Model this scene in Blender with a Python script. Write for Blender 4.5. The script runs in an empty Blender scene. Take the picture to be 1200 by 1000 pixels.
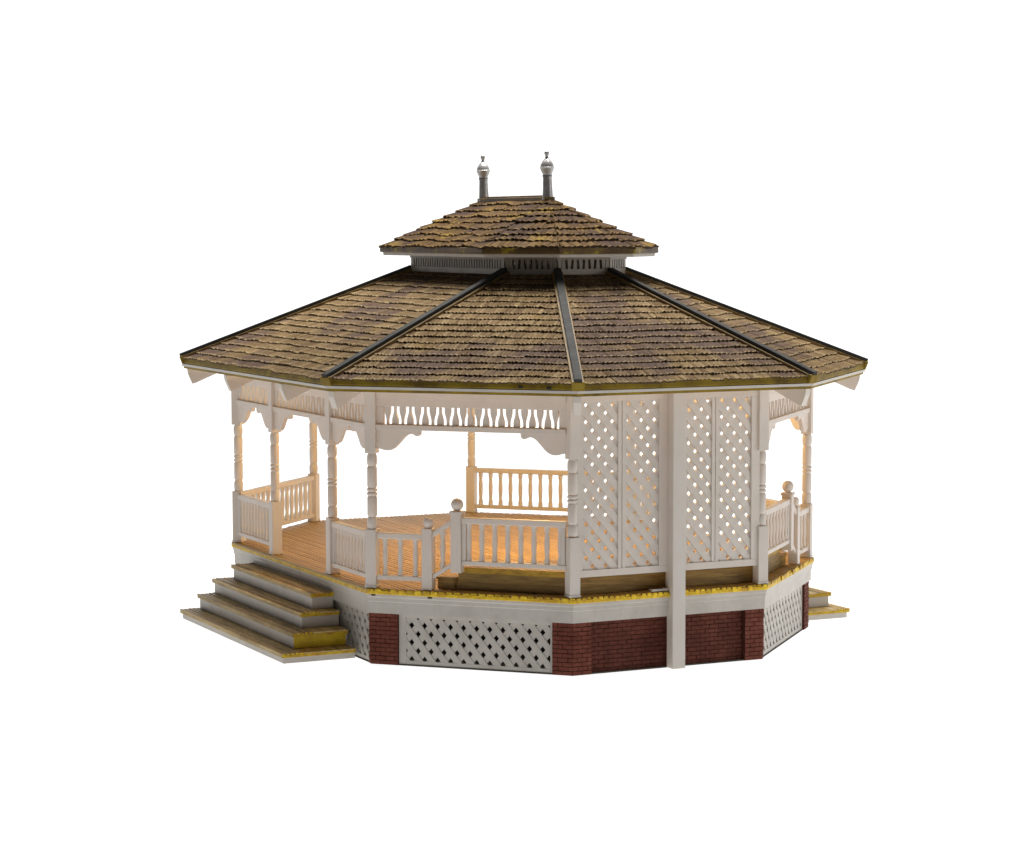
import bpy, bmesh, math, random
from mathutils import Vector, Matrix
random.seed(11)
SC = bpy.context.scene
COL = SC.collection
Z0 = 1.0                                   # mesh z = deck height + Z0: the root stands on the ground

# ------------------------------------------------------------------ plan
A_, B_, Q_, R_ = 3.3, 4.5045, 2.588, 1.3768
def octo(off):
    P = [(-A_, Q_), (-A_, -Q_), (-R_, -B_), (R_, -B_), (A_, -Q_), (A_, Q_), (R_, B_), (-R_, B_)]
    L = []
    for i in range(8):
        p, s = Vector(P[i]), Vector(P[(i+1) % 8])
        d = (s-p).normalized(); n = Vector((-d.y, d.x))
        if n.dot((p+s)/2) < 0: n = -n
        L.append((n, n.dot(p)+off))
    out = []
    for i in range(8):
        (n1, c1), (n2, c2) = L[i-1], L[i]
        det = n1.x*n2.y-n1.y*n2.x
        out.append(Vector(((c1*n2.y-c2*n1.y)/det, (n1.x*c2-n2.x*c1)/det)))
    return out
W = octo(0)
class Face:
    """wall plane i: t runs along the wall from its first corner, off is outward, z above the deck"""
    def __init__(s, i):
        s.p, s.q = W[i], W[(i+1) % 8]
        s.len = (s.q-s.p).length
        s.t = (s.q-s.p).normalized()
        s.n = Vector((-s.t.y, s.t.x))
        if s.n.dot((s.p+s.q)/2) < 0: s.n = -s.n
        s.ang = math.atan2(s.t.y, s.t.x)
    def at(s, t, off, z):
        v = s.p+s.t*t+s.n*off
        return Vector((v.x, v.y, z+Z0))
F = [Face(i) for i in range(8)]

# ------------------------------------------------------------------ materials
def nodes(name):
    m = bpy.data.materials.new(name); m.use_nodes = True
    nt = m.node_tree; nt.nodes.clear()
    o = nt.nodes.new('ShaderNodeOutputMaterial'); b = nt.nodes.new('ShaderNodeBsdfPrincipled')
    nt.links.new(b.outputs[0], o.inputs[0])
    return m, nt, b
def N(nt, typ, **kw):
    n = nt.nodes.new(typ)
    for k, v in kw.items():
        if k in n.inputs: n.inputs[k].default_value = v
        else: setattr(n, k, v)
    return n
def noise(nt, scale, detail=4, rough=.6, vec=None, stretch=None):
    tc = N(nt, 'ShaderNodeTexCoord'); mp = N(nt, 'ShaderNodeMapping')
    if stretch: mp.inputs['Scale'].default_value = stretch
    nt.links.new(tc.outputs['Object'], mp.inputs[0])
    n = N(nt, 'ShaderNodeTexNoise', Scale=scale, Detail=detail, Roughness=rough)
    nt.links.new(mp.outputs[0], n.inputs['Vector'])
    return n.outputs['Fac']
def ramp(nt, fac, stops, interp='LINEAR'):
    r = N(nt, 'ShaderNodeValToRGB'); r.color_ramp.interpolation = interp
    e = r.color_ramp.elements
    while len(e) < len(stops): e.new(.5)
    for i, (p, c) in enumerate(stops):
        e[i].position = p; e[i].color = (*c, 1) if len(c) == 3 else c
    nt.links.new(fac, r.inputs[0]); return r.outputs[0]
def mix(nt, fac, a, b, mode='MIX'):
    n = N(nt, 'ShaderNodeMix'); n.data_type = 'RGBA'; n.blend_type = mode
    for sock, v in ((n.inputs[0], fac), (n.inputs[6], a), (n.inputs[7], b)):
        if isinstance(v, (int, float)): sock.default_value = v
        elif isinstance(v, tuple): sock.default_value = (*v, 1)
        else: nt.links.new(v, sock)
    return n.outputs[2]
def bump(nt, b, h, strength=.3, dist=.02):
    n = N(nt, 'ShaderNodeBump', Strength=strength, Distance=dist)
    nt.links.new(h, n.inputs['Height']); nt.links.new(n.outputs[0], b.inputs['Normal'])
K0, K1 = (0, 0, 0), (1, 1, 1)

def plastic(name, base, grime, amount=.35, trans=0.0):
    m, nt, b = nodes(name)
    f = ramp(nt, noise(nt, 3.0, 5), [(.42, K0), (.75, K1)])
    s = ramp(nt, noise(nt, 16, 3, .6, stretch=(1, 1, .25)), [(.5, K0), (.8, K1)])
    c = mix(nt, N_mul(nt, f, amount), base, grime)
    c = mix(nt, N_mul(nt, s, amount*.35), c, grime)
    nt.links.new(c, b.inputs['Base Color'])
    b.inputs['Roughness'].default_value = .42
    b.inputs['Specular IOR Level'].default_value = .4
    bump(nt, b, noise(nt, 40, 3), .12, .01)
    if trans:
        o = [n for n in nt.nodes if n.type == 'OUTPUT_MATERIAL'][0]
        t = N(nt, 'ShaderNodeBsdfTranslucent'); t.inputs[0].default_value = (.8, .62, .42, 1)
        ms = N(nt, 'ShaderNodeMixShader'); ms.inputs[0].default_value = trans
        nt.links.new(b.outputs[0], ms.inputs[1]); nt.links.new(t.outputs[0], ms.inputs[2])
        nt.links.new(ms.outputs[0], o.inputs[0])
    return m
def N_mul(nt, a, k):
    n = N(nt, 'ShaderNodeMath'); n.operation = 'MULTIPLY'
    nt.links.new(a, n.inputs[0])
    if isinstance(k, (int, float)): n.inputs[1].default_value = k
    else: nt.links.new(k, n.inputs[1])
    return n.outputs[0]

M = {}
M['white'] = plastic('white_plastic', (.79, .76, .71), (.60, .55, .47), .3, .24)
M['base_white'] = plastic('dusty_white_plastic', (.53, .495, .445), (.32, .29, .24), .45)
M['cupola_shaded_white'] = plastic('shade_darkened_white_plastic', (.33, .29, .24), (.18, .135, .085), .6)  # darker copy of the white: the cupola wall's shade put into its colour

def wood(name, cols, stretch, stain=None, stain_amt=.6, sc=5, var=.5):
    m, nt, b = nodes(name)
    g = noise(nt, sc, 6, .65, stretch=stretch)
    c = ramp(nt, g, [(.28, cols[0]), (.5, cols[1]), (.72, cols[2])])
    at = N(nt, 'ShaderNodeAttribute'); at.attribute_name = 'tone'
    v = N(nt, 'ShaderNodeMath'); v.operation = 'MULTIPLY_ADD'; v.inputs[1].default_value = var; v.inputs[2].default_value = 1-var/2
    nt.links.new(at.outputs['Fac'], v.inputs[0])
    hs = N(nt, 'ShaderNodeHueSaturation'); nt.links.new(c, hs.inputs['Color']); nt.links.new(v.outputs[0], hs.inputs['Value'])
    c = hs.outputs[0]
    if stain:
        f = ramp(nt, noise(nt, 2.6, 5, .7), [(.5, K0), (.68, K1)])
        c = mix(nt, N_mul(nt, f, stain_amt), c, stain)
    nt.links.new(c, b.inputs['Base Color'])
    b.inputs['Roughness'].default_value = .5
    b.inputs['Specular IOR Level'].default_value = .35
    bump(nt, b, noise(nt, 14, 4, .6, stretch=stretch), .25, .012)
    return m
M['deck'] = wood('deck_planks', [(.38, .225, .065), (.455, .29, .09), (.53, .35, .115)], (6, .5, 1), var=.22)
M['deck_edge'] = wood('yellow_painted_plank_ends', [(.38, .17, .01), (.72, .47, .014), (.82, .64, .03)], (2, 2, 3), (.42, .17, .015), .7, 9)
M['stage'] = wood('stage_boards', [(.11, .06, .012), (.24, .14, .028), (.33, .21, .05)], (.6, .6, 8))
M['stage_top'] = wood('stage_top_planks', [(.16, .075, .02), (.24, .12, .035), (.32, .17, .055)], (.6, 6, 1), var=.4)
M['stage_lip'] = wood('ochre_stage_lip', [(.20, .11, .01), (.40, .24, .015), (.52, .29, .04)], (1, 1, 4))
M['tread'] = wood('stained_tread', [(.22, .14, .045), (.54, .375, .13), (.74, .58, .29)], (2.2, .3, 2), (.42, .29, .035), .5)
M['yellow'] = wood('yellow_paint', [(.48, .30, .006), (.66, .46, .008), (.74, .56, .02)], (1, 1, 2), (.40, .22, .01), .4)

def simple_mix(name, stops, scale, rough=.55, stretch=None, bmp=.2, bs=30, spec=.35, metal=0):
    m, nt, b = nodes(name)
    c = ramp(nt, noise(nt, scale, 6, .65, stretch=stretch), stops)
    nt.links.new(c, b.inputs['Base Color']); b.inputs['Roughness'].default_value = rough
    b.inputs['Specular IOR Level'].default_value = spec; b.inputs['Metallic'].default_value = metal
    bump(nt, b, noise(nt, bs, 4), bmp, .015)
    return m
M['fascia'] = simple_mix('olive_fascia', [(.33, (.10, .062, .012)), (.46, (.21, .138, .017)), (.60, (.29, .20, .02)), (.74, (.18, .115, .02))], 1.7, .55, spec=.15)
M['cup_fascia'] = simple_mix('mottled_fascia', [(.36, (.06, .036, .018)), (.5, (.12, .072, .024)), (.60, (.16, .10, .02)), (.66, (.38, .29, .02))], 2.4, .5)
M['cap'] = simple_mix('dark_hip_cap', [(.3, (.042, .042, .041)), (.7, (.070, .071, .070))], 6, .6, bmp=.3, spec=.03)
M['capbase'] = simple_mix('ochre_hip_base', [(.3, (.10, .06, .02)), (.6, (.22, .14, .045)), (.8, (.34, .25, .05))], 5, .6)
M['brick'] = simple_mix('brick_red', [(.3, (.105, .028, .018)), (.55, (.16, .046, .030)), (.8, (.23, .08, .054))], 5, .7, bmp=.5, bs=45, spec=.15)
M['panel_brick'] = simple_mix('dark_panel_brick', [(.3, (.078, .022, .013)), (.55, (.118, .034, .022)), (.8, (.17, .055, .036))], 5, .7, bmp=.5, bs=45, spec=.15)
M['mortar'] = simple_mix('dark_mortar', [(.3, (.058, .018, .012)), (.7, (.085, .028, .02))], 10, .8, spec=.1)
M['silver'] = simple_mix('silver_paint', [(.3, (.38, .38, .37)), (.7, (.54, .54, .53))], 12, .36, bmp=.15, metal=.6)
M['dark'] = simple_mix('added_light_blocker_dark', [(.3, (.03, .028, .024)), (.7, (.045, .04, .035))], 4, .9)
M['contact_shade'] = simple_mix('contact_shadow_brown', [(.3, (.05, .042, .033)), (.7, (.10, .085, .065))], 4, .8, spec=.1)
M['ceiling'] = simple_mix('roof_underside', [(.3, (.42, .36, .29)), (.7, (.52, .46, .38))], 4, .7)

def shingle_mat(name, tans, purple, yellow, pth, yth, seed, hi, yamt):
    m, nt, b = nodes(name)
    at = N(nt, 'ShaderNodeAttribute'); at.attribute_name = 'tone'
    ed = N(nt, 'ShaderNodeAttribute'); ed.attribute_name = 'butt'
    c = ramp(nt, at.outputs['Fac'], [(0, tans[0]), (.5, tans[1]), (1, tans[2])])
    g = noise(nt, 34, 4, .7)
    c = mix(nt, ramp(nt, g, [(.35, (.6, .6, .6)), (.65, K0)]), c, (.10, .062, .03))
    p = ramp(nt, noise(nt, .62+seed, 4, .58, stretch=(1, 1, 1.6)), [(pth, K0), (pth+.09, K1)])
    c = mix(nt, N_mul(nt, p, .8), c, purple)
    y = ramp(nt, noise(nt, 1.5+seed, 5, .7, stretch=(1.3, 1, 1)), [(yth, K0), (yth+.12, K1)])
    c = mix(nt, N_mul(nt, y, yamt), c, yellow)
    # dry-brushed highlights on the raised butt ends
    e = N_mul(nt, ed.outputs['Fac'], ramp(nt, noise(nt, 22, 3, .6), [(.42, (.1, .1, .1)), (.6, K1)]))
    c = mix(nt, N_mul(nt, e, .65), c, hi)
    nt.links.new(c, b.inputs['Base Color']); b.inputs['Roughness'].default_value = .7
    b.inputs['Specular IOR Level'].default_value = .03
    bump(nt, b, noise(nt, 30, 5, .7), .5, .02)
    return m
M['shingle'] = shingle_mat('roof_shingles', [(.13, .086, .046), (.215, .148, .077), (.31, .228, .128)], (.092, .062, .056), (.33, .225, .07), .50, .57, 0, (.48, .365, .205), .35)
M['cupshingle'] = shingle_mat('cupola_shingles', [(.050, .028, .014), (.095, .056, .025), (.155, .098, .04)], (.052, .034, .030), (.30, .20, .035), .46, .55, .35, (.26, .165, .055), .6)
M['shinglegap'] = simple_mix('shingle_gap', [(.3, (.055, .034, .017)), (.7, (.09, .058, .03))], 8, .9)

# ------------------------------------------------------------------ mesh helpers
class MB:
    def __init__(s): s.v = []; s.f = []; s.m = []; s.tone = []; s.butt = []; s.sm = []
    def face(s, pts, mi=0, tone=.5, butt=None, smooth=False):
        b = len(s.v)
        s.v += [tuple(p) for p in pts]
        s.butt += list(butt) if butt else [0.0]*len(pts)
        s.f.append(tuple(range(b, b+len(pts)))); s.m.append(mi); s.tone.append(tone); s.sm.append(smooth)
    def hexa(s, c, mi=0, tone=.5, per=None):
        """c: 4 bottom corners then 4 top corners, counter-clockwise"""
        b = len(s.v); s.v += [tuple(p) for p in c]; s.butt += [0.0]*8; s_f0 = len(s.f)
        for q in ((3, 2, 1, 0), (4, 5, 6, 7), (0, 1, 5, 4), (1, 2, 6, 5), (2, 3, 7, 6), (3, 0, 4, 7)):
            s.f.append(tuple(b+i for i in q)); s.m.append(mi if per is None else per[(len(s.f)-1-s_f0)]); s.tone.append(tone); s.sm.append(False)
    def box(s, x0, x1, y0, y1, z0, z1, mi=0, tone=.5, per=None):
        s.hexa([(x0, y0, z0), (x1, y0, z0), (x1, y1, z0), (x0, y1, z0), (x0, y0, z1), (x1, y0, z1), (x1, y1, z1), (x0, y1, z1)], mi, tone, per)
    def fbox(s, fc, t0, t1, o0, o1, z0, z1, mi=0, tone=.5):
        c = [(t0, o0), (t1, o0), (t1, o1), (t0, o1)]
        s.hexa([fc.at(t, o, z0) for t, o in c]+[fc.at(t, o, z1) for t, o in c], mi, tone)
    def prism(s, bot, top, mi=0, side_mi=None, tone=.5):
        n = len(bot); b = len(s.v)
        s.v += [tuple(p) for p in bot]+[tuple(p) for p in top]; s.butt += [0.0]*2*n
        def add(f, m): s.f.append(f); s.m.append(m); s.tone.append(tone); s.sm.append(False)
        add(tuple(range(b+n-1, b-1, -1)), mi); add(tuple(range(b+n, b+2*n)), mi)
        for i in range(n):
            j = (i+1) % n
            add((b+i, b+j, b+n+j, b+n+i), mi if side_mi is None else side_mi)
    def fpoly(s, fc, pts, o0, o1, mi=0):
        """polygon (t, z) in a wall plane, given thickness"""
        s.prism([fc.at(t, o0, z) for t, z in pts], [fc.at(t, o1, z) for t, z in pts], mi)
    def lathe(s, prof, n=12, cx=0, cy=0, mi=0):
        b = len(s.v)
        for r, z in prof:
            for k in range(n):
                a = 2*math.pi*(k+.5)/n
                s.v.append((cx+r*math.cos(a), cy+r*math.sin(a), z)); s.butt.append(0.0)
        for i in range(len(prof)-1):
            for k in range(n):
                k2 = (k+1) % n
                s.f.append((b+i*n+k, b+i*n+k2, b+(i+1)*n+k2, b+(i+1)*n+k)); s.m.append(mi); s.tone.append(.5); s.sm.append(True)
        s.f.append(tuple(b+k for k in range(n-1, -1, -1))); s.m.append(mi); s.tone.append(.5); s.sm.append(False)
        e = b+(len(prof)-1)*n
        s.f.append(tuple(e+k for k in range(n))); s.m.append(mi); s.tone.append(.5); s.sm.append(False)
    def mesh(s, name, mats, weld=False):
        me = bpy.data.meshes.new(name); me.from_pydata(s.v, [], s.f)
        for mm in mats: me.materials.append(mm)
        me.polygons.foreach_set('material_index', s.m)
        me.polygons.foreach_set('use_smooth', s.sm)
        a = me.attributes.new('tone', 'FLOAT', 'FACE'); a.data.foreach_set('value', s.tone)
        a = me.attributes.new('butt', 'FLOAT', 'POINT'); a.data.foreach_set('value', s.butt)
        bm = bmesh.new(); bm.from_mesh(me)
        if weld: bmesh.ops.remove_doubles(bm, verts=bm.verts, dist=1e-4)
        bmesh.ops.recalc_face_normals(bm, faces=bm.faces); bm.to_mesh(me); bm.free()
        if any(s.sm):
            me.set_sharp_from_angle(angle=math.radians(38))
        return me
    def build(s, name, mats, parent=None, bevel=0, loc=(0, 0, 0), rot=(0, 0, 0), weld=False):
        if not isinstance(mats, (list, tuple)): mats = [mats]
        return link(name, s.mesh(name, mats, weld), parent, bevel, loc, rot)
def link(name, me, parent=None, bevel=0, loc=(0, 0, 0), rot=(0, 0, 0)):
    o = bpy.data.objects.new(name, me); COL.objects.link(o)
    o.parent = parent; o.location = loc; o.rotation_euler = rot
    if bevel:
        md = o.modifiers.new('soft_edges', 'BEVEL'); md.width = bevel; md.segments = 2; md.limit_method = 'ANGLE'; md.angle_limit = math.radians(40)
    return o
def copy(o, parent, loc, rot):
    c = o.copy(); COL.objects.link(c); c.parent = parent; c.location = loc; c.rotation_euler = rot
    return c
def clip(poly, n, c):
    """keep the side n.p <= c of a 2D polygon"""
    out = []
    for i in range(len(poly)):
        p, q = poly[i], poly[(i+1) % len(poly)]
        dp, dq = n[0]*p[0]+n[1]*p[1]-c, n[0]*q[0]+n[1]*q[1]-c
        if dp <= 0: out.append(p)
        if (dp < 0 < dq) or (dq < 0 < dp):
            k = dp/(dp-dq); out.append((p[0]+(q[0]-p[0])*k, p[1]+(q[1]-p[1])*k))
    return out
def clip_oct(poly, off, sides=range(8)):
    for i in sides:
        f = F[i]; poly = clip(poly, (f.n.x, f.n.y), f.n.dot(f.p)+off)
        if len(poly) < 3: return []
    return poly

# ------------------------------------------------------------------ the gazebo
root = bpy.data.objects.new('model_gazebo', None); COL.objects.link(root)
root.location = (0, 0, -Z0)
root['label'] = 'white scale model gazebo with brown shingled two tier roof and brick footed base'
root['category'] = 'gazebo'

# ---- base: dark core, skirt board, piers, brick wall, lattice
mb = MB()
o1, o2 = octo(-.10), octo(-.10)
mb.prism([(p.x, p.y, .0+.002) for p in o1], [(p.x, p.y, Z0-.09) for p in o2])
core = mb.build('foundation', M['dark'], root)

mb = MB()
def ring(mb, oa, ob, za, zb, mi=0):
    a, b = octo(oa), octo(ob)
    for i in range(8):
        j = (i+1) % 8
        mb.hexa([(a[i].x, a[i].y, za+Z0), (b[i].x, b[i].y, za+Z0), (b[j].x, b[j].y, za+Z0), (a[j].x, a[j].y, za+Z0),
                 (a[i].x, a[i].y, zb+Z0), (b[i].x, b[i].y, zb+Z0), (b[j].x, b[j].y, zb+Z0), (a[j].x, a[j].y, zb+Z0)], mi)
def cove(mb, prof, mi=0):
    """closed moulding round the octagon from a (offset, z) outline"""
    rings = [octo(o) for o, z in prof]
    n = len(prof)
    for i in range(8):
        j = (i+1) % 8
        for k in range(n):
            l = (k+1) % n
            mb.face([(rings[k][i].x, rings[k][i].y, prof[k][1]+Z0), (rings[k][j].x, rings[k][j].y, prof[k][1]+Z0),
                     (rings[l][j].x, rings[l][j].y, prof[l][1]+Z0), (rings[l][i].x, rings[l][i].y, prof[l][1]+Z0)], mi)
cove(mb, [(-.04, -.325), (.066, -.325), (.068, -.175), (.078, -.165), (.080, -.12), (.092, -.105), (.094, -.074), (-.04, -.074)])
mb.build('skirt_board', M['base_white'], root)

mb = MB(); cove(mb, [(-.02, -.999), (.012, -.999), (.012, -.980), (-.02, -.980)])
mb.build('contact_shadow_strip', M['contact_shade'], root)  # thin dark ring standing in for the contact shadow at the ground
PT = -.326
def brick_patch(mb, fc, t0, t1, off, z0=-.995, z1=PT, h=.054, w=.135):
    """courses of separate bricks standing a little proud of the mortar bed"""
    n = max(1, round((z1-z0)/h)); hh = (z1-z0)/n
    for r in range(n):
        za, zb = z0+r*hh+.004, z0+(r+1)*hh-.004
        t = t0-(w*.5 if r % 2 else 0)*random.uniform(.8, 1)
        while t < t1-.004:
            a, b = max(t, t0)+.003, min(t+w, t1)-.003
            if b-a > .012:
                dp = random.uniform(.005, .014)
                mb.fbox(fc, a, b, off, off+dp, za, zb, 0, random.random())
            t += w
def pier(i):
    """brick pier wrapping corner i: a leg along each of its two walls"""
    mb = MB()
    pf, nf = F[i-1], F[i]
    wp, wn = {1: (.05, .36), 2: (.26, .25), 3: (.25, .05)}.get(i, (.25, .25))
    o = .030
    P = octo(o)[i]; I = octo(-.06)[i]
    a = pf.p+pf.t*(pf.len-wp)+pf.n*o; a2 = pf.p+pf.t*(pf.len-wp)-pf.n*.06
    b = nf.p+nf.t*wn+nf.n*o; b2 = nf.p+nf.t*wn-nf.n*.06
    poly = [a2, a, P, b, b2, I]
    mb.prism([(p.x, p.y, .003) for p in poly], [(p.x, p.y, PT+Z0) for p in poly], 1)
    d = o*math.tan(math.radians(22.5))
    brick_patch(mb, pf, pf.len-wp, pf.len+d+.006, o)
    brick_patch(mb, nf, -d-.006, wn, o)
    mb.build('brick_pier', [M['brick'], M['mortar']], root, .004)
for i in range(8): pier(i)
for i in (2, 6):
    mb = MB(); fc = F[i]
    mb.fbox(fc, .253, fc.len-.253, -.09, -.045, -.997, PT, 1)
    brick_patch(mb, fc, .254, fc.len-.254, -.045)
    mb.build('brick_wall', [M['panel_brick'], M['mortar']], root, .004)

def lattice(mb, fc, t0, t1, z0, z1, o_back, th, dx, dz, gap, ph=(0, 0), mi=0, step=.007):
    L = math.hypot(dx, dz)/2
    perp = (dx/2)*(dz/2)*2/L                        # spacing of parallel slats
    w = perp-gap
    for layer, sg in ((0, 1), (1, -1)):
        n = Vector((dz/2, -sg*dx/2)).normalized()
        ccen = n.dot(Vector((t0+ph[0], z0+ph[1])))
        oa = o_back+step*layer
        for k in range(-60, 61):
            c = ccen+(k+.5)*perp
            poly = [(t0, z0), (t1, z0), (t1, z1), (t0, z1)]
            poly = clip(poly, (n.x, n.y), c+w/2)
            if len(poly) < 3: continue
            poly = clip(poly, (-n.x, -n.y), -(c-w/2))
            if len(poly) < 3: continue
            mb.fpoly(fc, poly, oa, oa+th, mi)

def base_lattice(i, t0, t1):
    fc = F[i]; mb = MB()
    o = .0
    for a, b, za, zb in ((t0, t0+.10, -.995, PT), (t1-.03, t1, -.995, PT), (t0+.10, t1-.03, -.995, -.93), (t0+.10, t1-.03, PT-.05, PT)):
        mb.fbox(fc, a, b, o-.045, o+.004, za, zb)
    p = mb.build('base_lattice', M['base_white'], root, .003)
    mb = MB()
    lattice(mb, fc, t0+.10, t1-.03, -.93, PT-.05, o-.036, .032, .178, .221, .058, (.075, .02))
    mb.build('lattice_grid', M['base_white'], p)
for i in (1, 3, 5, 7): base_lattice(i, {1: .363, 3: .053}.get(i, .253), F[i].len-{1: .263}.get(i, .253))
for i in (0, 4):
    base_lattice(i, .253, F[i].len*.5); base_lattice(i, F[i].len*.5+.004, F[i].len-(.053 if i == 0 else .253))

# ---- deck: planks run along y, clipped to the octagon
mb = MB()
pw = .078
x = -A_-.11
k = 0
while x < A_+.11:
    jut = random.uniform(-.016, .014)
    poly = clip_oct([(x+.0062, -9), (x+pw-.0062, -9), (x+pw-.0062, 9), (x+.0062, 9)], .106, (0, 4))
    poly = clip_oct(poly, .106+jut, (1, 2, 3, 5, 6, 7)) if poly else []
    if len(poly) >= 3:
        dz = random.uniform(-.002, .002)
        nb = len(mb.f)
        mb.prism([(a, b, Z0-.07+dz) for a, b in poly], [(a, b, Z0+dz) for a, b in poly], 0, 1, random.random())
        for q in range(len(poly)):      # only the plank ends were painted, not the long sides
            (xa, ya), (xb, yb) = poly[q], poly[(q+1) % len(poly)]
            if abs(xb-xa) < .001: mb.m[nb+2+q] = 0
        # rounded nose of every plank end
    x += pw; k += 1
deck = mb.build('deck', [M['deck'], M['deck_edge']], root, .014)
mb = MB(); cove(mb, [(.07, -.072), (.104, -.072), (.108, -.062), (.106, -.028), (.07, -.024)])
mb.build('deck_edge_strip', M['deck_edge'], deck, .004)
for i, t, z, o in ((1, .02, -.075, .097), (1, .80, -.078, .097), (1, 2.62, 2.685, .748), (1, 2.25, 2.69, .748)):
    mb = MB(); mb.fbox(F[i], t, t+random.uniform(.05, .09), o, o+.006, z-.02, z+.008)
    mb.build('paint_chip', M['dark'], root, .004)
# unseen underside sheet added so no light leaks between planks
mb = MB()
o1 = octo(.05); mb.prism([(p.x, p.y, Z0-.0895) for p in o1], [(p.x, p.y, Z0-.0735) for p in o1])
mb.build('added_deck_light_blocker', M['dark'], root)

# ---- raised stage behind wall 2 with a step along its open side
def stage_poly(ymax, off=-.10):
    return clip([tuple(p) for p in octo(off)], (0, 1), ymax)
def tier(name, ymax, z0, z1, parent, cut=None):
    mb = MB(); lip = .075
    P = stage_poly(ymax); P2 = stage_poly(ymax-.02, -.115)
    mb.prism([(a, b, z0+Z0) for a, b in P2], [(a, b, z1-lip+Z0) for a, b in P2], 0, 0)
    # horizontal board courses on the riser
    mb.prism([(a, b, z0+.004+Z0) for a, b in stage_poly(ymax-.012, -.108)], [(a, b, z0+(z1-lip-z0)*.46+Z0) for a, b in stage_poly(ymax-.012, -.108)], 0, 0, .3)
    mb.prism([(a, b, z1-lip+Z0+.001) for a, b in P], [(a, b, z1-.0125+Z0) for a, b in P], 2, 2)
    x = -A_
    while x < A_:
        q = clip(clip(P, (1, 0), x+.072), (-1, 0), -x-.006)
        if len(q) >= 3:
            mb.prism([(a, b, z1-.012+Z0) for a, b in q], [(a, b, z1+Z0) for a, b in q], 1, 2, random.random())
        x += .078
    return mb.build(name, [M['stage'], M['stage_top'], M['stage_lip']], parent, .004)
st = tier('stage', -3.29, .002, .30, root)
mb = MB()
P = clip(stage_poly(-3.13, -.095), (0, -1), 3.285)
mb.prism([(a, b, Z0+.003) for a, b in P], [(a, b, Z0+.13) for a, b in P], 0, 0)
Pn = clip(stage_poly(-3.12, -.088), (0, -1), 3.286)
mb.prism([(a, b, Z0+.131) for a, b in Pn], [(a, b, Z0+.165) for a, b in Pn], 0, 0, .3)
mb.build('stage_step', [M['stage']], st, .004)

# small white plastic clip lying on the deck edge by the tall post
mb = MB()
mb.box(-.28, -.04, -4.575, -4.552, Z0+.004, Z0+.034); mb.box(-.28, -.255, -4.552, -4.49, Z0+.004, Z0+.034); mb.box(-.065, -.04, -4.552, -4.47, Z0+.004, Z0+.034)
mb.build('plastic_clip', M['white'], root, .004)

# ---- posts
def post_mesh(h1=.76, h2=1.745, top=2.62):
    mb = MB(); s = .073; r = .073
    mb.box(-s-.007, s+.007, -s-.007, s+.007, .004, .034)
    mb.box(-s, s, -s, s, .0345, h1)
    L = h2-h1
    pf = [(.05, 0), (.060, .004), (.070, .02), (.074, .07), (.073, .12), (.062, .155), (.056, .165), (.066, .175), (.071, .19), (.071, .41), (.066, .425),
          (.058, .435), (.074, .45), (.075, .475), (.058, .485), (.058, .495), (.075, .505), (.074, .53), (.058, .545), (.066, .555), (.071, .57), (.071, .80),
          (.066, .815), (.056, .825), (.062, .835), (.073, .87), (.074, .92), (.070, .965), (.060, .985), (.052, 1.0)]
    mb.lathe([(rr*.92, h1+z*L) for rr, z in pf], 16)
    mb.box(-s, s, -s, s, h2, top)
    return mb.mesh('post', [M['white']])
pm = post_mesh()
posts = []
for i in range(8):
    a = math.atan2(W[i].y, W[i].x)
    bis = (F[i-1].n+F[i].n).normalized()
    # corner posts lie square to the adjoining diagonal wall, as the moulding was cut
    ang = math.atan2(F[i].t.y, F[i].t.x) if i % 2 else math.atan2(F[i-1].t.y, F[i-1].t.x)
    if i in (2, 3): ang = 0
    posts.append(link('post', pm, root, .006, (W[i].x, W[i].y, Z0), (0, 0, ang)))
stair_t = (1.56, 3.78)
for i in (0, 4):
    for t in (stair_t if i == 0 else (F[4].len-3.78, F[4].len-1.56)):
        v = F[i].at(t, 0, 0)
        link('post', pm, root, .006, (v.x, v.y, Z0), (0, 0, F[i].ang))
# tall square support post in the middle of the screened wall, standing on the ground
mb = MB(); fc = F[2]
mb.fbox(fc, 1.345, 1.535, .012, .175, -.998, 2.60)
mb.fbox(fc, 1.36, 1.52, -.05, .0115, .006, 2.60)
mb.build('support_post', M['white'], root, .012)

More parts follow.
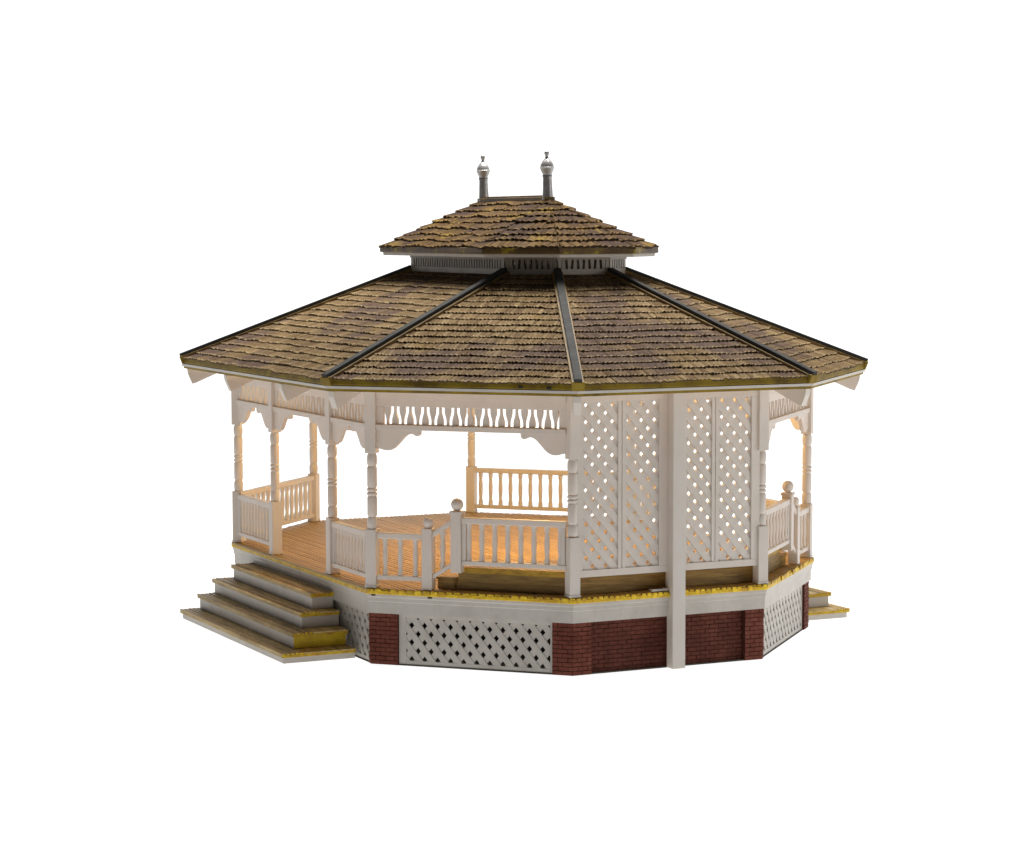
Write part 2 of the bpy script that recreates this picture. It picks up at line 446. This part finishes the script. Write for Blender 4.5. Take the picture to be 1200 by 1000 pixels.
# ---- friezes, headers and brackets for every bay
def frieze(i, t0, t1):
    fc = F[i]; a, b = t0+.073, t1-.073
    mb = MB()
    mb.fbox(fc, a, b, -.045, .045, 2.455, 2.60)
    mb.fbox(fc, a, b, -.04, .028, 2.352, 2.4545)
    mb.fbox(fc, a, b, -.04, .055, 2.052, 2.118)
    mb.fbox(fc, a, a+.10, -.03, .020, 2.1185, 2.3515); mb.fbox(fc, b-.10, b, -.03, .020, 2.1185, 2.3515)
    hd = mb.build('header', M['white'], root, .005)
    # flat cut balusters, alternately wide at the top and wide at the foot
    mb = MB(); za, zb = 2.126, 2.351; edges = []
    n = max(2, round((b-a-.2)/.103)); p = (b-a-.2)/n
    for k in range(n):
        c = a+.10+p*(k+.5); up = k % 2 == 0
        h0 = .012 if up else .039
        edges += [c-h0, c+h0]
        pts = []
        for j in range(9):
            u = j/8; s = .5-.5*math.cos(math.pi*min(1, max(0, (u-.2)/.6)))
            hw = (.012+.027*s) if up else (.039-.027*s)
            pts.append((hw, za+(zb-za)*u))
        for (h0, z0), (h1, z1) in zip(pts[:-1], pts[1:]):
            mb.hexa([fc.at(c-h0, -.028, z0), fc.at(c+h0, -.028, z0), fc.at(c+h0, .018, z0), fc.at(c-h0, .018, z0),
                     fc.at(c-h1, -.028, z1), fc.at(c+h1, -.028, z1), fc.at(c+h1, .018, z1), fc.at(c-h1, .018, z1)])
    for e0, e1 in zip(edges[:-1], edges[1:]):
        mb.hexa([fc.at(e0, -.028, 2.119), fc.at(e1, -.028, 2.119), fc.at(e1, .018, 2.119), fc.at(e0, .018, 2.119), fc.at(e0, -.028, za), fc.at(e1, -.028, za), fc.at(e1, .018, za), fc.at(e0, .018, za)])
    mb.build('frieze', M['white'], hd, weld=True)
    # scrolled brackets under both ends
    out = [(0, 2.0515), (0, 1.815), (.06, 1.800), (.11, 1.787), (.16, 1.783), (.20, 1.79), (.25, 1.815), (.29, 1.85), (.34, 1.905), (.39, 1.96), (.43, 1.99),
           (.47, 2.003), (.505, 2.0), (.53, 1.985), (.56, 1.976), (.59, 1.984), (.607, 2.006), (.61, 2.0515)]
    k = min(1, (b-a)/1.30)
    for s in (0, 1):
        mb = MB()
        pts = [((a+t*k) if s == 0 else (b-t*k), z) for t, z in out]
        mb.fpoly(fc, pts, -.03, .03)
        mb.build('bracket', M['white'], hd, .006)
for i in range(8):
    if i == 2: continue
    L = F[i].len
    ts = [0, *stair_t, L] if i == 0 else [0, L-stair_t[1], L-stair_t[0], L] if i == 4 else [0, L]
    for a, b in zip(ts[:-1], ts[1:]): frieze(i, a, b)

# ---- railings
def baluster_mesh(h):
    mb = MB()
    mb.lathe([(.036, 0), (.036, .12*h), (.028, .18*h), (.027, .24*h), (.032, .34*h), (.035, .50*h), (.034, .64*h), (.029, .76*h), (.028, .82*h), (.035, .88*h), (.036, h)], 8)
    return mb.mesh('baluster', [M['white']])
BM = {}
def baluster(h):
    h = round(h, 3)
    if h not in BM: BM[h] = baluster_mesh(h)
    return BM[h]
def rail_run(mbt, mbb, fc, t0, t1, zt0, zt1, zb0, zb1, n, par, o=0.0):
    """one straight run: top and bottom rails (may be raked) and n balusters"""
    for mb, z0, z1, h, w in ((mbt, zt0, zt1, .075, .052), (mbb, zb0, zb1, .058, .045)):
        mb.hexa([fc.at(t0, o-w, z0), fc.at(t1, o-w, z1), fc.at(t1, o+w, z1), fc.at(t0, o+w, z0),
                 fc.at(t0, o-w, z0+h), fc.at(t1, o-w, z1+h), fc.at(t1, o+w, z1+h), fc.at(t0, o+w, z0+h)])
    res = []
    for k in range(n):
        u = (k+.5)/n if n > 1 else .5
        t = t0+(t1-t0)*u
        zb = zb0+(zb1-zb0)*u+.056; zt = zt0+(zt1-zt0)*u+.004
        v = fc.at(t, o, zb)
        res.append(((v.x, v.y, v.z), zt-zb, fc.ang))
    return res
def railing(i, runs, stiles=()):
    fc = F[i]
    ct = MB(); cb = MB(); bl = []
    for r in runs: bl += rail_run(ct, cb, fc, *r, None)
    for a, b, z0, z1 in stiles: ct.fbox(fc, a, b, -.04, .04, z0, z1)
    top = ct.build('railing', M['white'], root, .008)
    cb.build('bottom_rail', M['white'], top, .006)
    for loc, h, ang in bl: link('baluster', baluster(h), top, 0, loc, (0, 0, ang))
S = .075
# stair walls: a short rail on both sides of the opening
for i in (0, 4):
    L = F[i].len
    prs = [(S, stair_t[0]-S), (stair_t[1]+S, L-S)]
    if i == 4: prs = [(L-b, L-a) for a, b in prs[::-1]]
    for a, b in prs:
        railing(i, [(a, b, .645, .645, .105, .105, 11)], [(a, a+.07, .164, .6445), (b-.07, b, .164, .6445)])
# stepped rails beside the stage
def newel(fc, t, z0, ball):
    v = fc.at(t, 0, z0)
    mb = MB(); s = .07
    if ball:
        h = 1.0-z0
        mb.box(-s, s, -s, s, 0, h); mb.box(-s-.014, s+.014, -s-.014, s+.014, h+.0005, h+.035)
        mb.lathe([(.03, h+.036), (.045, h+.05)]+[(.080*math.sin(a)+.001, h+.118-.080*math.cos(a)) for a in [math.pi*k/10 for k in range(2, 11)]], 14)
    else:
        h = .80-z0
        mb.box(-s, s, -s, s, 0, h)
        mb.lathe([(.055, h+.0005), (.05, h+.02), (.066, h+.045), (.066, h+.10), (.045, h+.128), (.01, h+.135)], 12)
    mb.build('newel', M['white'], root, .007, v, (0, 0, fc.ang))
for i in (1, 3):
    fc = F[i]; L = fc.len
    m = (lambda t: t) if i == 1 else (lambda t: L-t)
    def run(a, b, za, zb, ba, bb, n):
        return (a, b, za, zb, ba, bb, n) if i == 1 else (L-b, L-a, zb, za, bb, ba, n)
    e1, e2 = (2.60, L-.09) if i == 1 else (.09, L-2.60)
    railing(i, [run(S, .775-.072, .645, .645, .11, .11, 3), run(.775+.072, 1.17-.072, .685, .845, .15, .31, 1), run(1.17+.072, L-S, .88, .88, .345, .345, 8)],
            [(e1-.03, e2, .404, .8795), ((1.243, 1.30, .404, .8795) if i == 1 else (L-1.30, L-1.243, .404, .8795))])
    newel(fc, m(.775), .004, False); newel(fc, m(1.17), .245, True)
# plain rails on the two far diagonals
for i in (5, 7):
    L = F[i].len
    railing(i, [(S, L-S, .66, .66, .075, .075, 15)])

# ---- lattice screens of wall 2
for a, b, l1, l2 in ((.045, 1.345, (.125, .625), (.735, 1.215)), (1.535, F[2].len-.045, (1.545, 1.99), (2.095, 2.58))):
    fc = F[2]; mb = MB()
    for t0, t1, z0, z1, o in ((a, b, .245, .335, .045), (a, b, 2.456, 2.60, .045), (a, l1[0], .3355, 2.4555, .045), (l2[1], b, .3355, 2.4555, .045),
                              (l1[1], (l1[1]+l2[0])/2-.004, .3355, 2.4555, .04), ((l1[1]+l2[0])/2+.004, l2[0], .3355, 2.4555, .04),
                              ((l1[1]+l2[0])/2-.0035, (l1[1]+l2[0])/2+.0035, .3355, 2.4555, .028)):
        mb.fbox(fc, t0, t1, -.02, o, z0, z1)
    sc = mb.build('lattice_screen', M['white'], root, .004)
    for (t0, t1), tc in zip((l1, l2), (.180, .785) if a < 1 else (1.570, 2.152)):
        mb = MB()
        lattice(mb, fc, t0, t1, .336, 2.455, -.016, .030, .187, .2145, .050, (tc-t0, 2.412-.336), 0, .014)
        mb.build('lattice_panel', M['white'], sc)

# ---- stairs on both long walls
def stairs(sg):
    tops = [-.22, -.44, -.65, -.86]
    near = [-1.385, -1.575, -1.88, -2.15]; far = [1.84, 2.05, 2.05, 2.09]
    xs = [3.70, 3.92, 4.145, 4.395] if sg < 0 else [3.76, 4.02, 4.20, 4.34]
    par = bpy.data.objects.new('stair_flight', None); COL.objects.link(par); par.parent = root
    for k in range(4):
        x0 = A_+.115 if k else A_+.10
        xi = 3.36
        x1, y0, y1, z = xs[k], near[k], far[k], tops[k]
        zl = (tops[k+1] if k < 3 else -.998)
        mb = MB()
        X = lambda v: sg*v
        def bx(xa, xb, ya, yb, za, zb, mi=0, tone=.5, per=None):
            xa, xb = sorted((X(xa), X(xb))); mb.box(xa, xb, ya, yb, za+Z0, zb+Z0, mi, tone, per)
        bx(xi, x1-.035, y0+.035, y1-.035, zl+.002, z-.0585)
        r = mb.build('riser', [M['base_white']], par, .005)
        if k == 2 and sg < 0:      # the end of the third riser was brushed with yellow paint
            mb = MB(); bx(xi+.03, x1-.03, y0+.028, y0+.0345, zl+.004, z-.059); mb.build('paint_patch', M['yellow'], par)
        mb = MB(); n = 5
        xa = xi if k == 0 else xs[k-1]-.06
        w = (x1-xa)/n
        bx(xi, x1-.006, y0+.006, y1-.006, z-.058, z-.020, 0, 0, (0, 0, 1, 0, 0, 0))
        for j in range(n):
            bx(xa+w*j+.006, xa+w*(j+1)-.006 if j < n-1 else x1, y0, y1, z-.0195, z+random.uniform(-.004, .004), 0, random.random(), (0, 0, 1, 0, 0, 0))
        if k: bx(xi, xa-.003, y0, y1, z-.0195, z-.001, 0)
        mb.build('tread', [M['tread'], M['deck_edge'], M['stage']], par, .005)
stairs(-1); stairs(1)

# ---- main roof
def roof_ring(off, z):
    return [Vector((p.x, p.y, z+Z0)) for p in octo(off)]
OE, OC, ZE, ZH, ZC = .746, -2.364, 2.592, 2.775, 4.03
mb = MB()
ea, eb = roof_ring(OE-.02, ZE+.05), roof_ring(OC, ZC-.09)
ia, ib = roof_ring(OE-.06, ZE+.012), roof_ring(OC-.02, ZC-.16)
for i in range(8):
    j = (i+1) % 8
    mb.face([ea[i], ea[j], eb[j], eb[i]], 0); mb.face([ib[i], ib[j], ia[j], ia[i]], 1)
    mb.face([ia[i], ia[j], ea[j], ea[i]], 1); mb.face([eb[i], eb[j], ib[j], ib[i]], 1)
mb.face([Vector((v.x, v.y, v.z-.004)) for v in ib], 1)  # plate added to keep lamp light from leaking through the cupola slots
roof = mb.build('roof', [M['shinglegap'], M['ceiling']], root)
mb = MB(); cove(mb, [(OE-.10, ZE+.022), (OE+.004, ZE+.022), (OE+.006, ZE+.056), (OE-.10, ZE+.056)])
mb.build('eave_trim', M['white'], roof, .004)
mb = MB(); cove(mb, [(OE-.12, ZE-.012), (OE-.022, ZE-.012), (OE-.018, ZE+.0215), (OE-.12, ZE+.0215)], 0)
cove(mb, [(OE-.10, ZE+.0565), (OE-.008, ZE+.0565), (OE+.002, ZE+.08), (OE-.012, ZH-.035), (OE-.10, ZH-.01)], 0)
mb.build('fascia', M['fascia'], roof, .005)

def shingle_slope(p0, p1, q0, q1, rows, wid, lift, name, mats, parent, jag, wave):
    """rows of separate shakes between eave p0-p1 and top q0-q1"""
    mb = MB()
    ax = (p1-p0).normalized(); nrm = ax.cross(((q0+q1)-(p0+p1))).normalized()
    if nrm.z < 0: nrm = -nrm
    up = nrm.cross(ax); 
    if up.dot(q0-p0) < 0: up = -up
    H = (q0-p0).dot(up); Lx0 = (q0-p0).dot(ax); L = (p1-p0).length; Lx1 = (q1-p0).dot(ax)
    lo = lambda v: Lx0*v/H; hi = lambda v: L+(Lx1-L)*v/H
    P = lambda u, v, h: p0+ax*u+up*v+nrm*h
    rh = H/rows
    for r in range(rows):
        v0 = r*rh; vt = min(v0+rh*1.22, H)
        u = lo(v0)-random.uniform(0, wid)
        wob = random.uniform(0, 6.28); row_tone = random.uniform(-.10, .10)
        left = 0
        while u < hi(v0):
            if left <= 0:                       # shakes sit in short runs of about the same height
                left = random.randint(2, 6); run_dv = random.uniform(-jag, jag); run_tone = random.gauss(0, .13); run_h = random.uniform(.75, 1.15)
            left -= 1
            w = wid*random.uniform(.55, 1.6)
            a, b = max(u, lo(v0))+wid*.03, min(u+w, hi(v0))-wid*.03
            u += w
            if b-a < wid*.2: continue
            dv = run_dv+random.uniform(-jag, jag)*.5+wave*math.sin(u*5+wob)
            vb = max(v0+dv, -.02)
            tilt = random.uniform(-.5, .5)*jag
            tone = min(1, max(0, random.gauss(.5, .24)+row_tone+run_tone))
            hb = lift*run_h*random.uniform(.85, 1.15)
            mid = (a+b)/2
            cl = lambda uu, vv: min(max(uu, lo(vv)+.001), hi(vv)-.001)
            us = [a, mid, b]; side = (.5, 1, .5)
            bot = [P(uu, vb+tilt*(k-1)+(0 if k == 1 else wid*.12), hb*side[k]) for k, uu in enumerate(us)]
            midr = [P(cl(uu, vb+rh*.30), vb+rh*.30, hb*.72*(.5, 1, .5)[k]) for k, uu in enumerate(us)]
            top = [P(cl(uu, vt), vt, .003) for uu in us]
            foot = [P(uu, vb+tilt*(k-1)+.006, -.004) for k, uu in enumerate(us)]
            for k in range(2):
                mb.face([bot[k], bot[k+1], midr[k+1], midr[k]], 0, tone, (1, 1, 0, 0))
                mb.face([midr[k], midr[k+1], top[k+1], top[k]], 0, tone)
                mb.face([bot[k+1], bot[k], foot[k], foot[k+1]], 1, tone)
            mb.face([foot[0], bot[0], midr[0], top[0]], 1, tone); mb.face([foot[2], top[2], midr[2], bot[2]], 1, tone)
    me = bpy.data.meshes.new(name); me.from_pydata(mb.v, [], mb.f)
    for mm in mats: me.materials.append(mm)
    me.polygons.foreach_set('material_index', mb.m)
    a = me.attributes.new('tone', 'FLOAT', 'FACE'); a.data.foreach_set('value', mb.tone)
    a = me.attributes.new('butt', 'FLOAT', 'POINT'); a.data.foreach_set('value', mb.butt)
    return link(name, me, parent)
e, c = roof_ring(OE-.004, ZH-.056), roof_ring(OC+.0, ZC-.03)
for i in range(8):
    j = (i+1) % 8
    shingle_slope(e[i], e[j], c[i], c[j], 18, .046, .034, 'roof_slope', [M['shingle'], M['shinglegap']], roof, .013, .006)
# hip caps: an ochre base board with a dark channel on top
for i in range(8):
    a, b = e[i], c[i]
    d = (b-a).normalized(); s = d.cross(Vector((0, 0, 1))).normalized(); u = s.cross(d)
    a = a-d*.012; b = b+d*.03
    mb = MB()
    def bar(hw, h0, h1, mi, a=a, b=b):
        mb.hexa([a-s*hw+u*h0, a+s*hw+u*h0, b+s*hw+u*h0, b-s*hw+u*h0, a-s*hw+u*h1, a+s*hw+u*h1, b+s*hw+u*h1, b-s*hw+u*h1], mi)
    bar(.076, -.06, .040, 1); bar(.050, .0405, .088, 0, a-d*.004, b)
    bar(.080, -.07, .050, 2, a-d*.014, a+d*.03)
    mb.build('hip_cap', [M['cap'], M['capbase'], M['fascia']], roof, .008)
# rafter tails under the eaves at every post
def tail(p, n):
    mb = MB(); s = Vector((-n.y, n.x)); hw = .05
    pts = [(.735, 2.578), (.725, 2.50), (.66, 2.35), (.60, 2.37), (.10, 2.595)]
    mk = lambda k: [Vector((p.x+n.x*d+s.x*k*hw, p.y+n.y*d+s.y*k*hw, z+Z0)) for d, z in pts]
    mb.prism(mk(-1), mk(1)); mb.build('rafter_tail', M['white'], roof, .006)
for i in range(8): tail(W[i], (F[i-1].n+F[i].n).normalized())
for i in (0, 4):
    for t in (stair_t if i == 0 else (F[4].len-3.78, F[4].len-1.56)):
        tail(F[i].p+F[i].t*t, F[i].n)

# ---- cupola
ZCW, ZCE, OU, ZR, RL = 4.0, 4.236, -1.9485, 5.069, 1.08
mb = MB(); 
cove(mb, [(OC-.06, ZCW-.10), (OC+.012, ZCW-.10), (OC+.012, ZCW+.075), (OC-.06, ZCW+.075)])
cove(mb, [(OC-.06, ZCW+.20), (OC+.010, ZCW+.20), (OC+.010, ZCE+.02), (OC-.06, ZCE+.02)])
cup = mb.build('cupola', M['cupola_shaded_white'], root, .004)
CO = octo(OC-.02)
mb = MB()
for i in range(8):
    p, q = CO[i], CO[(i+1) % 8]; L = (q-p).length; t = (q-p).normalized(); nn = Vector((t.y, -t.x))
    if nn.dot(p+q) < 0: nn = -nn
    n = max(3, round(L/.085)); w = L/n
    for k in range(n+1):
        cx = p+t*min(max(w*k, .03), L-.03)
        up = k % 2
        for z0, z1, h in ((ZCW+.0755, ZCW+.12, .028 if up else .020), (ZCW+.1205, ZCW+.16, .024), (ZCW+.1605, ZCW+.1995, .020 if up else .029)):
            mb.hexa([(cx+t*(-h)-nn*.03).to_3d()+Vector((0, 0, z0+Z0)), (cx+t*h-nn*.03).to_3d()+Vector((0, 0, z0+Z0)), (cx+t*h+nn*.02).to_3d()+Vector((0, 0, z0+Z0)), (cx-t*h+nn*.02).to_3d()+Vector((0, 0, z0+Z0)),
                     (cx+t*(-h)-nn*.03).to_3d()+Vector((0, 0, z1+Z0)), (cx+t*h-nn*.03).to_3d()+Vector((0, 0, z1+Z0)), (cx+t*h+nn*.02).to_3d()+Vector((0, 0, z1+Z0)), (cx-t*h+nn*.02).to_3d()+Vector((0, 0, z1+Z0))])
mb.build('cupola_frieze', M['cupola_shaded_white'], cup)
croof = None
mb = MB()
ue = roof_ring(OU-.01, ZCE+.06); uu = roof_ring(OU-.05, ZCE+.03)
rg = [Vector((0, RL, ZR+Z0-.05)), Vector((0, -RL, ZR+Z0-.05))]
def ridge_of(i):   # ridge ends that wall i rises to
    return {0: (0, 1), 1: (1, 1), 2: (1, 1), 3: (1, 1), 4: (1, 0), 5: (0, 0), 6: (0, 0), 7: (0, 0)}[i]
for i in range(8):
    j = (i+1) % 8; a, b = ridge_of(i)
    mb.face([ue[i], ue[j], rg[b], rg[a]] if a != b else [ue[i], ue[j], rg[a]], 0)
mb.face(uu[::-1], 1)
for i in range(8):
    j = (i+1) % 8; mb.face([uu[i], uu[j], ue[j], ue[i]], 1)
croof = mb.build('cupola_roof', [M['shinglegap'], M['ceiling']], root)
mb = MB(); cove(mb, [(OU-.14, ZCE), (OU-.045, ZCE), (OU-.04, ZCE+.045), (OU-.14, ZCE+.045)])
mb.build('eave_trim', M['white'], croof, .004)
mb = MB(); cove(mb, [(OU-.12, ZCE+.0455), (OU-.004, ZCE+.0455), (OU+.004, ZCE+.065), (OU-.002, ZCE+.125), (OU-.12, ZCE+.14)])
mb.build('fascia', M['cup_fascia'], croof, .006)
ce = roof_ring(OU-.002, ZCE+.118)
for i in range(8):
    j = (i+1) % 8; a, b = ridge_of(i)
    ra, rb = rg[a]+Vector((0, 0, .01)), rg[b]+Vector((0, 0, .01))
    if a == b:
        ax = (ce[j]-ce[i]).normalized(); ra = ra-ax*.03; rb = rb+ax*.03
    shingle_slope(ce[i], ce[j], ra, rb, 8, .080, .044, 'roof_slope', [M['cupshingle'], M['shinglegap']], croof, .028, .020)
mb = MB(); mb.box(-.075, .075, -RL-.05, RL+.05, ZR+Z0-.09, ZR+Z0-.005)
mb.box(-.05, .05, -RL-.03, RL+.03, ZR+Z0-.0045, ZR+Z0+.018)
mb.build('ridge_cap', M['cup_fascia'], croof, .012)
fm = MB()
fm.lathe([(.078, 0), (.074, .05), (.068, .16), (.062, .31), (.069, .315), (.070, .335), (.063, .345), (.066, .36), (.085, .395), (.098, .435), (.103, .45), (.098, .455), (.096, .465), (.090, .49),
          (.070, .525), (.045, .555), (.026, .575), (.020, .595), (.024, .61), (.034, .63), (.036, .645), (.028, .665), (.012, .678)], 20)
fme = fm.mesh('finial', [M['silver']])
f1 = link('finial', fme, croof, 0, (0, RL-.03, ZR+Z0-.045), (0, math.radians(-1.5), 0))
copy(f1, croof, (0, -RL+.03, ZR+Z0-.045), (0, math.radians(-1.8), math.radians(15)))

# ------------------------------------------------------------------ setting: white table and backdrop, glow added so both render pure white
def glow(name, strength, alb=.33):
    m, nt, b = nodes(name)
    b.inputs['Base Color'].default_value = (alb, alb, alb, 1); b.inputs['Roughness'].default_value = .6
    b.inputs['Emission Color'].default_value = (1, 1, 1, 1); b.inputs['Emission Strength'].default_value = strength
    return m
YAW = -.448
mb = MB(); mb.face([(-26, -15.5, 0), (26, -15.5, 0), (26, 24, 0), (-26, 24, 0)])
g = mb.build('ground', glow('added_glow_table', .97)); g.location = (0, 0, -Z0); g.rotation_euler.z = YAW; g['kind'] = 'structure'
mb = MB(); n = 14
pr = [(24+9*math.sin(a), 9-9*math.cos(a)) for a in [math.pi/2*k/n for k in range(n+1)]]+[(33, 34)]
for (y0, z0), (y1, z1) in zip(pr[:-1], pr[1:]):
    mb.face([(-40, y0, z0), (40, y0, z0), (40, y1, z1), (-40, y1, z1)], smooth=True)
g = mb.build('backdrop', glow('added_glow_backdrop', 1.1)); g.location = (0, 0, -Z0); g.rotation_euler.z = YAW; g['kind'] = 'structure'

# ------------------------------------------------------------------ light
w = bpy.data.worlds.new('World'); SC.world = w; w.use_nodes = True
w.node_tree.nodes['Background'].inputs[0].default_value = (.93, .96, 1, 1)
w.node_tree.nodes['Background'].inputs[1].default_value = .06
def area(name, loc, target, size, energy, col=(1, 1, 1)):
    l = bpy.data.lights.new(name, 'AREA'); l.energy = energy; l.color = col; l.shape = 'RECTANGLE'; l.size, l.size_y = size
    o = bpy.data.objects.new(name, l); COL.objects.link(o); o.location = loc
    o.rotation_euler = (Vector(target)-Vector(loc)).to_track_quat('-Z', 'Y').to_euler()
area('overhead_softbox', (2, 2.5, 17), (0, 0, 2), (11, 9), 6600, (1, .97, .92))
area('right_softbox', (14, -13, 3.5), (0, -1, 1), (7, 5), 700, (1, .97, .93))
# the warm lamp burning inside, under the roof
l = bpy.data.lights.new('ceiling_lamp_light', 'POINT'); l.energy = 430; l.color = (1, .66, .29); l.shadow_soft_size = .12
o = bpy.data.objects.new('ceiling_lamp_light', l); COL.objects.link(o); o.location = (0, -.6, 3.05)

# ------------------------------------------------------------------ camera
cam = bpy.data.cameras.new('camera'); co = bpy.data.objects.new('camera', cam); COL.objects.link(co)
yaw, pitch, roll, f = -.448, -.0801, -.0015, 2883.48
Fv = Vector((-math.sin(yaw)*math.cos(pitch), math.cos(yaw)*math.cos(pitch), math.sin(pitch)))
Rv = Vector((math.cos(yaw), math.sin(yaw), 0)); Uv = Rv.cross(Fv)
Rv, Uv = math.cos(roll)*Rv+math.sin(roll)*Uv, math.cos(roll)*Uv-math.sin(roll)*Rv
m = Matrix((Rv, Uv, -Fv)).transposed().to_4x4(); m.translation = Vector((-15.3462, -31.8202, 4.6163))
co.matrix_world = m
cam.sensor_fit = 'HORIZONTAL'; cam.sensor_width = 36; cam.lens = 36*f/1200; cam.clip_end = 300; cam.clip_start = .1
SC.camera = co
SC.render.resolution_x, SC.render.resolution_y = 1024, 853
vs = SC.view_settings
vs.view_transform = 'Standard'; vs.look = 'None'; vs.exposure = 0; vs.gamma = 1; vs.use_curve_mapping = False
SC.cycles.max_bounces = 10; SC.cycles.diffuse_bounces = 6; SC.cycles.use_denoising = True
